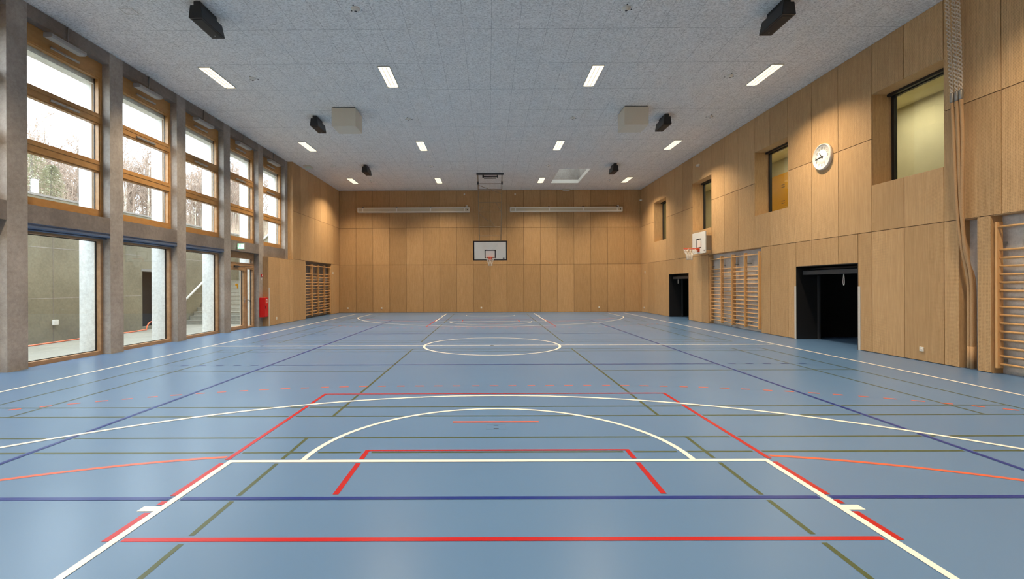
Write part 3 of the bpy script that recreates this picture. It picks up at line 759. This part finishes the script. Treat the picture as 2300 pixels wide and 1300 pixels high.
# ------------------------------------------------------------------ loudspeakers
def make_speaker():
    o=empty('loudspeaker'); mb=MB()
    zt,zb=-.10,-.345
    def ring(z,w0,w1,y0,y1): return [(-w0,y0,z),(w0,y0,z),(w1,y1,z),(-w1,y1,z)]
    top=ring(zt,.105,.105,0,.74); bot=ring(zb,.135,.135,.0,.80)
    mb.add(top+bot,[(0,1,2,3),(7,6,5,4),(0,4,5,1),(1,5,6,2),(2,6,7,3),(3,7,4,0)])
    bm=bmesh.new(); vs=[bm.verts.new(v) for v in mb.v]
    for f in mb.f: bm.faces.new([vs[i] for i in f])
    bmesh.ops.bevel(bm,geom=bm.edges[:],offset=.008,segments=2,affect='EDGES'); m=MB(); m.bm(bm); m.build('cabinet',M['black'],o)
    m=MB(); m.prism([(-.09,-.355),(.09,-.355),(.11,-.344),(-.11,-.344)],.06,.74); m.build('grille',M['gasket'],o)
    m=MB(); m.rbox(-.065,.065,.05,.62,-.105,0,.008); m.build('ceiling_bracket',M['black'],o)
    m=MB(); m.lathe([(.0,-.360),(.012,-.360),(.012,-.352)],(0,.66,0),'Z',12); m.build('emblem',M['alu'],o)
    return o
s0=make_speaker(); first=True
for yy,rn in ((10.60,'nearest the camera'),(16.80,'beside the hanging box'),(23.05,'nearest the end wall')):
    for sx,cn in ((-1,'on the window side'),(1,'on the plywood wall side')):
        q=s0 if first else dup(s0); first=False; q.location=(sx*5.71,yy,H)
        tag(q,'black loudspeaker under the ceiling %s, %s'%(rn,cn),'loudspeaker','ceiling loudspeakers')
# hanging boxes
for x0,x1,nm in ((-4.92,-4.175,'left'),(4.135,4.88,'right')):
    o=empty('ceiling_box',((x0+x1)/2,16.53,H)); w=(x1-x0)/2
    mb=MB(); mb.rbox(-w,w,-.385,.385,-.585,-.025,.006); mb.build('casing',M['warmwhite'],o)
    mb=MB(); mb.box(-w+.02,w-.02,-.365,.365,-.026,0); mb.build('mounting_gap',M['dgrey'],o)
    tag(o,'off white cube box hanging from the ceiling beside the %s middle loudspeaker'%nm,'box','hanging ceiling boxes')

# ------------------------------------------------------------------ ceiling detectors and small fittings
def make_detector():
    o=empty('smoke_detector'); mb=MB(); mb.lathe([(.0,-.055),(.035,-.055),(.05,-.04),(.055,-.022),(.085,-.018),(.088,0)],(0,0,0),'Z',20); mb.build('body',M['white'],o)
    mb=MB(); mb.lathe([(0,-.062),(.024,-.060),(.03,-.05)],(0,0,0),'Z',16); mb.build('sensor',M['dgrey'],o)
    for k in range(3):
        a=k*2.1+.4; mb=MB(); mb.lathe([(.0,-.008),(.016,-.008),(.016,0)],(.125*math.cos(a),.125*math.sin(a),0),'Z',10); mb.build('fixing',M['dgrey'],o)
    return o
d0=make_detector(); first=True
for x,y,lb in ((-2.71,10.93,'near the camera, left of centre'),(2.69,10.96,'near the camera, right of centre'),(-6.33,14.08,'right of the left lamp in the nearest lamp row'),(6.33,14.07,'left of the right lamp in the nearest lamp row'),
   (-2.72,17.18,'right of the left hanging box'),(2.72,17.2,'left of the right hanging box'),(7.22,17.1,'by the plywood wall beside the middle loudspeaker'),(2.70,23.4,'just before the skylight'),(6.31,26.55,'between the skylight and the far right lamp'),
   (-6.28,26.6,'beside the far left lamp'),(-2.74,23.47,'left of the hoop suspension'),(-7.24,23.3,'left of the far left loudspeaker')):
    q=d0 if first else dup(d0); first=False; q.location=(x,y,H); tag(q,'small round ceiling detector '+lb,'detector','ceiling detectors')
mb=MB()
for a,b,c,d in subtract([(-7.40,-7.13,10.86,11.08)],(-7.385,-7.145,10.875,11.065)): mb.box(a,b,c,d,H-.008,H)
ho=tag(mb.build('access_panel',M['lampframe']),'small square flush panel in the ceiling at upper left','ceiling panel')
mb=MB(); mb.box(-7.383,-7.147,10.877,11.063,H-.005,H-.001); mb.build('panel_board',M['ceil'],ho)
def em_light(x,y,sx,sy,label,green=False):
    o=empty('emergency_light',(x,y,H)); mb=MB(); mb.rbox(-sx,sx,-sy,sy,-.06,0,.01); mb.build('housing',M['warmwhite'],o)
    mb=MB(); mb.rbox(-sx*.8,sx*.8,-sy*.8,sy*.8,-.078,-.058,.008); mb.build('lens',plain('milky_lens',lin(206,222,206) if green else lin(220,220,214),.3),o)
    return tag(o,label,'emergency light')
em_light(4.42,28.9,.23,.09,'flat white emergency light on the ceiling above the right hand screen case')
em_light(-8.4,23.4,.16,.22,'pale emergency light on the ceiling by the left plywood wall',True)

# ------------------------------------------------------------------ screen cases on the end wall
def make_case():
    o=empty('screen_case'); hw=3.245
    mb=MB(); mb.rbox(-hw,hw,-.26,0,-.14,.14,.012); mb.build('casing',M['warmwhite'],o)
    m=MB()
    for z in (-.115,.115): m.box(-hw+.02,hw-.02,-.272,-.258,z-.02,z+.02)
    for x in (-hw+.03,-2.94,-.98,.98,2.94,hw-.03): m.box(x-.025,x+.025,-.272,-.258,-.13,.13)
    m.build('front_trim',M['white'],o)
    xs=[-hw+.055,-2.965,-2.915,-1.005,-.955,.955,1.005,2.915,2.965,hw-.055]
    for a,b in zip(xs[::2],xs[1::2]):
        m=MB(); m.box(a+.015,b-.015,-.264,-.258,-.075,.07); m.build('front_panel',plain('ivory_panel',lin(196,184,158),.5),o)
    m=MB(); m.box(hw-.16,hw-.10,-.27,-.262,-.03,.02); m.build('motor_switch',M['dgrey'],o)
    for x in (-2.95,-1.0,.98,2.95):
        m=MB(); m.rbox(x-.035,x+.035,-.2,0,.13,.19,.005); m.build('wall_bracket',M['dgrey'],o)
    return o
c0=make_case(); c0.location=(-4.41,YB,5.945); tag(c0,'long ivory screen case on the end wall left of the hoop','screen case','screen cases on the end wall')
c1=dup(c0,(4.41,YB,5.945)); tag(c1,'long ivory screen case on the end wall right of the hoop','screen case','screen cases on the end wall')

# ------------------------------------------------------------------ basketball hoops
def rim_net(par,c,axis,sgn):
    """ring centred at c; bracket reaches toward the board along axis"""
    m=MB(); r=.228; pts=[(c[0]+r*math.cos(2*PI*k/32),c[1]+r*math.sin(2*PI*k/32),c[2]) for k in range(32)]
    m.tube(pts,.011,8,closed=True)
    if axis=='Y':
        b=c[1]+.375
        for dx in (-.07,.07): m.tube([(c[0]+dx,c[1]+.21,c[2]),(c[0]+dx,b,c[2])],.01,6); m.tube([(c[0]+dx*1.6,c[1]+.19,c[2]-.01),(c[0]+dx,b,c[2]-.11)],.008,6)
        m.rbox(c[0]-.1,c[0]+.1,b-.012,b,c[2]-.13,c[2]+.02,.004); m.rbox(c[0]-.085,c[0]+.085,b-.17,b-.01,c[2]-.03,c[2]+.004,.004)
    else:
        b=c[0]+.375
        for dy in (-.07,.07): m.tube([(c[0]+.21,c[1]+dy,c[2]),(b,c[1]+dy,c[2])],.01,6); m.tube([(c[0]+.19,c[1]+dy*1.6,c[2]-.01),(b,c[1]+dy,c[2]-.11)],.008,6)
        m.rbox(b-.012,b,c[1]-.1,c[1]+.1,c[2]-.13,c[2]+.02,.004); m.rbox(b-.17,b-.01,c[1]-.085,c[1]+.085,c[2]-.03,c[2]+.004,.004)
    ro=m.build('rim',M['orange'],par)
    m=MB(); N=12; lev=[(.226,-.01),(.20,-.11),(.155,-.2),(.12,-.29),(.105,-.38),(.115,-.45)]
    for k in range(N):
        for s in (-1,1):
            pts=[]
            for i,(rr,dz) in enumerate(lev):
                a=2*PI*(k+s*.5*i*.5)/N; pts.append((c[0]+rr*math.cos(a),c[1]+rr*math.sin(a),c[2]+dz))
            m.tube(pts,.0065,5)
    m.build('net',M['net'],ro)
h=tag(empty('basketball_hoop',(0,26.8,H)),'large basketball hoop with black bordered board hung from the ceiling at the end wall','basketball hoop')
zb0,zb1=2.90-H,3.95-H
m=MB(); m.rbox(-.9,.9,0,.03,zb0,zb1,.004); bo=m.build('backboard',M['board'],h)
m=MB(); w=.055
for a,b,c_,d in subtract([(-.9,.9,zb0,zb1)],(-.9+w,.9-w,zb0+w,zb1-w)): m.box(a,b,-.003,.001,c_,d)
m.build('board_border',M['boardlens'],bo)
m=MB(); q0=3.05-H; 
for a,b,c_,d in subtract([(-.295,.295,q0-.03,q0+.42)],(-.245,.245,q0+.02,q0+.37)): m.box(a,b,-.003,.001,c_,d)
m.build('target_square',M['boardlens'],bo)
m=MB(); 
for k in range(2): m.lathe([(.0,-.003),(.05 if k==0 else .022,-.003),(.05 if k==0 else .022,.001)],(.72,0,zb0+.115),'Y',20)
for v in range(len(m.v)): x,y,z=m.v[v]; m.v[v]=(x,y,zb0+.115+(z-zb0-.115)*.55)
m.build('maker_emblem',M['boardlens'],bo)
rim_net(h,(0,-.375,3.05-H),'Y',1)
P0=Vector((0,24.92-26.8,0)); P1=Vector((0,.22,3.6-H)); 
def on(s,x): v=P0.lerp(P1,s); return (x,v.y,v.z)
m=MB(); m.rbox(-.67,.67,P0.y-.06,P0.y+.06,-.08,0,.01); m.build('ceiling_beam',M['dgrey'],h)
for sx in (-.6,.6):
    m=MB(); m.tube([on(.02,sx),on(1,sx*.95)],.022,8); m.build('side_rail',M['brace'],h)
    m=MB(); m.rbox(sx-.04,sx+.04,P0.y+.22,P0.y+.34,-.50,-.34,.01); m.build('hinge_block',M['dgrey'],h)
for s_ in (.13,.20,.37,.50,.70,.83):
    m=MB(); m.tube([on(s_,-.6),on(s_,.6)],.015 if s_<.3 else .012,6); m.build('crossbar',M['brace'],h)
for (sa,xa,sb,xb) in ((.15,-.58,.26,.58),(.42,-.35,.50,-.58),(.37,.3,.5,.58),(.52,-.58,.62,-.1),(.60,0,.71,.25)):
    m=MB(); m.tube([on(sa,xa),on(sb,xb)],.012,6); m.build('brace',M['brace'],h)
for sx in (-.5,.5):
    m=MB(); m.tube([(sx,.22,3.66-H),(sx,.03,3.66-H)],.016,6); m.tube([(sx,.22,3.66-H),(sx,.22,3.2-H),(sx,.03,3.2-H)],.016,6); m.build('board_arm',M['brace'],h)
m=MB(); m.tube([(-.32,P0.y+.18,-.12),(.38,P0.y+.18,-.12)],.035,10); m.rbox(-.38,-.3,P0.y+.12,P0.y+.24,-.18,0,.01); m.rbox(.35,.4,P0.y+.12,P0.y+.24,-.18,0,.01); m.rbox(-.3,.3,P0.y+.12,P0.y+.24,-.22,-.19,.005); m.build('winch',M['dgrey'],h)

h2=tag(empty('basketball_hoop',(8.45,20.77,2.83)),'small practice basketball hoop mounted on the long plywood wall','basketball hoop')
m=MB(); m.rbox(-.0,.035,-.6,.6,0,.86,.006); bo=m.build('backboard',M['board'],h2)
m=MB()
for a,b,c_,d in subtract([(-.225,.225,.22,.60)],(-.19,.19,.255,.565)): m.box(-.003,.001,a,b,c_,d)
m.build('target_square',M['boardlens'],bo)
m=MB(); m.lathe([(0,-.003),(.03,-.003),(.03,.001)],(0,-.48,.10),'X',16); m.build('maker_emblem',M['boardlens'],bo)
m=MB()
for yy in (-.35,.35): m.rbox(.035,.34,yy-.03,yy+.03,.12,.70,.006)
m.build('wall_mount',M['steel'],h2)
rim_net(h2,(-.375,0,.20),'X',1)

# ------------------------------------------------------------------ wall bars
def make_bars(depth,nsec=2,sec=.90):
    """local: wall at x=0, bars toward -x; spans y 0..nsec*sec"""
    o=empty('wall_bars'); x0,x1=-depth,-depth+.11
    for k in range(nsec+1):
        y=k*sec; m=MB(); m.rbox(x0,x1,y-.02,y+.02,.10,2.66,.006); m.build('upright',M['bar'],o)
        m=MB()
        for z in (.22,2.28): m.rbox(x1-.02,-.001,y-.018,y+.018,z,z+.035,.003)
        m.build('wall_fixing',M['steel'],o)
    zs=[.175+.1425*i for i in range(15)]+[2.57]
    for k in range(nsec):
        for z in zs:
            dx=.02 if z<2.5 else -.0
            m=MB(); m.tube([(x0+.055-.03*(z>2.5),k*sec+.018,z),(x0+.055-.03*(z>2.5),(k+1)*sec-.018,z)],.019,8); m.build('rung',M['bar'],o)
    return o
b1=make_bars(.19); b1.location=(9.0,18.80,0); tag(b1,'beech wall bars in the right wall recess, far pair','wall bars','beech wall bars')
b2=make_bars(.27,2,.86); b2.location=(9.0,17.02,0); tag(b2,'beech wall bars in the right wall recess, near pair with metal swing hinges','wall bars','beech wall bars')
for z in (.25,2.5):
    m=MB(); m.rbox(-.05,.0,-.045,.015,z,z+.14,.008); m.tube([(-.03,-.02,z-.04),(-.03,-.02,z+.18)],.012); m.rbox(-.20,-.03,-.03,-.022,z+.02,z+.1,.003); m.build('swing_hinge',M['alu'],b2)
m=MB(); m.tube([(-.24,1.76,.02),(-.24,1.76,.45)],.013); m.build('floor_bolt',M['alu'],b2)
q=dup(b1,(9.0,8.02,0)); tag(q,'beech wall bars at the right edge of the photo, beside the hanging ropes','wall bars','beech wall bars')
q=dup(b1,(-9.0,25.88,0),PI); tag(q,'beech wall bars in the left wall recess, near pair','wall bars','beech wall bars')
q=dup(b1,(-9.0,27.66,0),PI); tag(q,'beech wall bars in the left wall recess, far pair','wall bars','beech wall bars')

# ------------------------------------------------------------------ clock
k=tag(empty('wall_clock',(XR,14.04,4.94)),'large round white wall clock showing about quarter to eleven','clock')
m=MB(); m.lathe([(.30,-.0),(.34,-.0),(.342,-.04),(.335,-.075),(.32,-.08),(.31,-.06),(.0,-.055)],(0,0,0),'X',48); m.build('clock_case',M['white'],k)
m=MB(); m.lathe([(0,-.058),(.306,-.058),(.306,-.05)],(0,0,0),'X',48); m.build('dial',plain('clock_dial',lin(236,232,222),.5,var=.01),k)
m=MB()
for i in range(1,13):
    a=2*PI*i/12; r=.225
    MT=Matrix(((0,0,-1,-.060),(-1,0,0,-r*math.sin(a)),(0,1,0,r*math.cos(a)),(0,0,0,1))); text_mb(str(i),.085,MT,m,depth=.0008)
m.build('numerals',M['gasket'],k)
m=MB()
for i in range(60):
    a=2*PI*i/60; r0=.268 if i%5==0 else .28; MT=Matrix.Rotation(-a,4,'X')
    def pp(u,v): 
        y=-(u*math.cos(a)+v*math.sin(a)); z=-u*math.sin(a)+v*math.cos(a); return (-.0592,y,z)
    w=.004 if i%5==0 else .0018
    m.add([pp(-w,r0),pp(w,r0),pp(w,.292),pp(-w,.292)],[(0,1,2,3)])
m.build('minute_track',M['gasket'],k)
def hand(nm,ang,L,w,x):
    a=math.radians(ang); m=MB()
    def pp(u,v,xx): return (xx,-(u*math.cos(a)+v*math.sin(a)),-u*math.sin(a)+v*math.cos(a))
    q=[(-w,-.055),(w,-.055),(w*.8,L),(-w*.8,L)]
    m.add([pp(u,v,x) for u,v in q]+[pp(u,v,x-.004) for u,v in q],[(0,1,2,3),(7,6,5,4),(0,4,5,1),(1,5,6,2),(2,6,7,3),(3,7,4,0)]); m.build(nm,M['gasket'],k)
hand('hour_hand',322,.15,.014,-.062); hand('minute_hand',263,.24,.011,-.067)
m=MB(); m.lathe([(.0,-.075),(.018,-.075),(.018,-.058)],(0,0,0),'X',16); m.build('hub',M['gasket'],k)

# ------------------------------------------------------------------ climbing ropes drawn to the right wall
def rope_set(i,ytop,yf,label):
    o=empty('climbing_rope',(8.62,ytop,0)); zf=5.08
    m=MB(); n=130
    top=Vector((0,0,H)); bot=Vector((0,yf-ytop,zf+.06))
    for s in range(2):
        pts=[]
        for q in range(n+1):
            t=q/n; c=top.lerp(bot,t); a=t*2*PI*13+s*PI; r=.024*(1 if t<.9 else 1-.4*(t-.9)/.1); pts.append((c.x+r*math.cos(a),c.y+r*math.sin(a),c.z))
        m.tube(pts,.0115,5)
    m.build('braided_cord',M['cord'],o)
    m=MB(); dy=yf-ytop; m.lathe([(.0,zf-.11),(.030,zf-.11),(.034,zf-.09),(.034,zf+.05),(.026,zf+.07),(.0,zf+.07)],(0,dy,0),'Z',14); m.build('ferrule',M['steel'],o)
    m=MB(); yb=[10.30,10.235,10.265][i]-ytop; xb=[.20,.19,.27][i]
    pts=[(0,dy,zf-.09),(.0,dy-.03,4.3),(.03,dy+(yb-dy)*.45,3.2),(.06,dy+(yb-dy)*.75,2.5),(.12,dy+(yb-dy)*.93,2.05),(xb*.9,yb,1.72),(xb,yb,1.4),(xb,yb,.75),(xb,yb,.06)]
    # smooth
    P=[Vector(p) for p in pts]; sm=[]
    for a_ in range(len(P)-1):
        p0=P[max(a_-1,0)];p1=P[a_];p2=P[a_+1];p3=P[min(a_+2,len(P)-1)]
        for q in range(6):
            t=q/6; sm.append(.5*((2*p1)+(p2-p0)*t+(2*p0-5*p1+4*p2-p3)*t*t+(-p0+3*p1-3*p2+p3)*t**3))
    sm.append(P[-1]); m.tube(sm,.027,10); m.build('thick_rope',M['rope'],o)
    m=MB(); m.tube([(xb,yb,.02),(xb,yb,.42)],.029,10); m.build('end_sleeve',M['rope'],o)
    return tag(o,label,'climbing rope','climbing ropes drawn to the wall')
rope_set(0,10.50,10.40,'climbing rope gathered at the right wall, leftmost of the three')
rope_set(1,10.38,10.31,'climbing rope gathered at the right wall, middle of the three')
rope_set(2,10.29,10.23,'climbing rope gathered at the right wall, rightmost of the three')

# ------------------------------------------------------------------ red cabinet, alarm, exit sign
o=tag(empty('fire_cabinet',(XC+.002,19.93,.37)),'red fire extinguisher cabinet hung on the concrete column by the glass door','fire cabinet')
m=MB(); m.rbox(0.002,.20,0,.305,0,.76,.006); m.build('cabinet_body',M['red'],o)
m=MB(); m.rbox(.20,.215,.006,.30,.01,.75,.004); df=m.build('cabinet_door',M['red'],o)
m=MB(); m.rbox(.215,.228,.045,.06,.33,.44,.003); m.build('door_handle',M['dgrey'],df)
m=MB(); m.box(.2145,.2165,.10,.22,.55,.70); si=m.build('pictogram',M['white'],df)
m=MB(); m.box(.2165,.2175,.12,.155,.565,.66); m.box(.2165,.2175,.13,.20,.66,.675); m.box(.2165,.2175,.17,.20,.58,.66); m.build('extinguisher_symbol',M['red'],si)
m=MB(); m.box(-.0,-.0,0,0,0,0)
o=tag(empty('fire_alarm_button',(XC,20.11,2.0)),'small red fire alarm button on the concrete column above the red cabinet','alarm button')
m=MB(); m.rbox(0,.035,-.05,.05,-.05,.05,.005); m.build('housing',M['red'],o)
m=MB(); m.box(.035,.037,-.028,.028,-.028,.028); m.build('button_plate',M['white'],o)
m=MB(); m.rbox(0,.01,-.05,.05,-.16,-.075,.003); m.build('sign_plate',M['white'],o)
o=tag(empty('exit_sign',(-8.86,18.32,3.0)),'lit green exit sign on the beam above the glass door','exit sign')
m=MB(); m.rbox(-.14,.11,-.025,.03,-.11,.11,.008); m.rbox(-.16,-.13,-.02,.02,-.03,.03,.004); m.build('housing',M['lampframe'],o)
m=MB(); m.box(-.125,.10,-.029,-.025,-.095,.095); f=m.build('lit_face',M['green'],o)
m=MB(); m.box(.0,.085,-.032,-.029,-.075,.075)   # doorway
m.lathe([(0,-.032),(.014,-.032),(.014,-.029)],(-.045,0,.055),'Y',12); 
m.add([(-.075,-.032,.03),(-.03,-.032,.04),(-.03,-.032,-.02),(-.07,-.032,-.01)],[(0,1,2,3)]); m.add([(-.06,-.032,-.01),(-.035,-.032,-.015),(-.005,-.032,-.075),(-.03,-.032,-.075)],[(0,1,2,3)]); m.add([(-.065,-.032,-.01),(-.045,-.032,-.01),(-.09,-.032,-.07),(-.108,-.032,-.06)],[(0,1,2,3)])
m.build('running_figure',M['exitwhite'],f,fix=False)
guard(XP+.001,20.24,'pale metal corner guard on the plywood edge behind the red cabinet',1,1)

# ------------------------------------------------------------------ sockets, switches, cameras
def plate(name,face,x,y,z,w,h,label,cat,d=.02,g=None):
    o=empty(name,(x,y,z)); m=MB(); q=MB()
    if face=='-y': m.rbox(-w/2,w/2,-d,0,-h/2,h/2,.005); q.lathe([(0,-d-.001),(w*.27,-d-.001),(w*.27,-d+.004)],(0,0,0),'Y',14)
    elif face=='-x': m.rbox(-d,0,-w/2,w/2,-h/2,h/2,.005); q.lathe([(0,-d-.001),(w*.27,-d-.001),(w*.27,-d+.004)],(0,0,0),'X',14)
    else: m.rbox(0,d,-w/2,w/2,-h/2,h/2,.005); q.lathe([(w*.27,d-.004),(w*.27,d+.001),(0,d+.001)],(0,0,0),'X',14)
    m.build('cover_plate',M['white'],o); q.build('insert',plain('plate_insert',lin(206,202,194),.4),o)
    return tag(o,label,cat,g)
G='white sockets low on the end wall'
plate('wall_socket','-y',-8.30,YB,.27,.09,.09,'white socket low on the end wall at the left corner','socket',g=G)
plate('wall_socket','-y',-6.33,YB,.27,.09,.09,'white socket low on the end wall, second from the left corner','socket',g=G)
plate('wall_socket','-y',-.52,YB,.27,.09,.09,'white socket low on the end wall left below the hoop','socket',g=G)
plate('wall_socket','-y',6.34,YB,.27,.09,.09,'white socket low on the end wall at the right','socket',g=G)
plate('wall_socket','-y',-1.48,YB,6.88,.08,.08,'small white socket high on the end wall left of the hoop frame','socket')
plate('wall_socket','-y',1.47,YB,6.87,.08,.08,'small white socket high on the end wall right of the hoop frame','socket')
plate('wall_socket','-y',-1.33,YB,6.18,.10,.09,'white socket above the right end of the left screen case','socket',.06)
plate('wall_socket','-y',7.45,YB,6.17,.10,.09,'white socket above the right end of the right screen case','socket',.06)
plate('wall_switch','-x',XR,28.42,2.28,.09,.14,'white switch plate on the right wall by the corner','switch')
plate('wall_socket','-x',XR,28.6,.26,.09,.09,'white socket low on the right wall by the corner','socket')
plate('wall_socket','-x',XR,11.22,.245,.09,.09,'white socket low on the right wall below the largest high window','socket')
plate('wall_socket','+x',XP,20.9,.265,.09,.10,'white socket low on the left plywood wall','socket')
plate('wall_switch','+x',XP,27.95,2.29,.12,.13,'white switch plate beside the left wall bars','switch')
def camera_dome(x,y,z,label,d=(-1,0)):
    o=empty('security_camera',(x,y,z)); m=MB()
    m.lathe([(0,0.0),(.055,0.0),(.055,-.05 ),(.04,-.06),(0,-.06)],(0,0,0),'X',16); m.build('base',M['white'],o)
    bm=bmesh.new(); bmesh.ops.create_uvsphere(bm,u_segments=16,v_segments=10,radius=.048)
    for v in bm.verts: v.co+=Vector((-.085,.0,-.01))
    m=MB(); m.bm(bm,smooth=True); m.build('head',M['white'],o)
    m=MB(); m.lathe([(.0,-.135),(.02,-.132),(.026,-.12)],(0,.012,-.012),'X',12); m.build('lens',M['gasket'],o)
    return tag(o,label,'camera')
camera_dome(XR,21.46,6.59,'small white camera high on the plywood wall above the side hoop window')
camera_dome(XR,28.95,6.47,'small white camera high in the corner by the end wall')

# ------------------------------------------------------------------ floor fittings
o=tag(empty('floor_hatch',(0,6.80,0)),'blue floor socket cover with two black finger slots in front of the near goal area','floor cover')
m=MB()
for a,b,c_,d in subtract([(-.112,.112,-.092,.092)],(-.108,.108,-.088,.088)): m.box(a,b,c_,d,.0002,.0012)
m.build('cover_joint',plain('joint_grey_blue',lin(92,124,152),.4),o)  # thin joint outline in a slightly greyer blue
m=MB()
for yy in (-.055,.06): m.box(-.028,.028,yy-.007,yy+.007,.0006,.0016)
m.build('finger_slot',M['gasket'],o)
def cap(x,y,r,label,g=None):
    o=empty('floor_socket',(x,y,0)); m=MB(); m.lathe([(r,.0005),(r,.0045),(r*.85,.006),(0,.006)],(0,0,0),'Z',20); m.build('cap',M['dgrey'],o); return tag(o,label,'floor socket',g)
cap(0,13.95,.05,'round dark floor cap on the centre spot')
cap(-6.08,14.02,.05,'round dark floor cap on the halfway line, left side')
cap(6.08,14.08,.05,'round dark floor cap on the halfway line, right side')
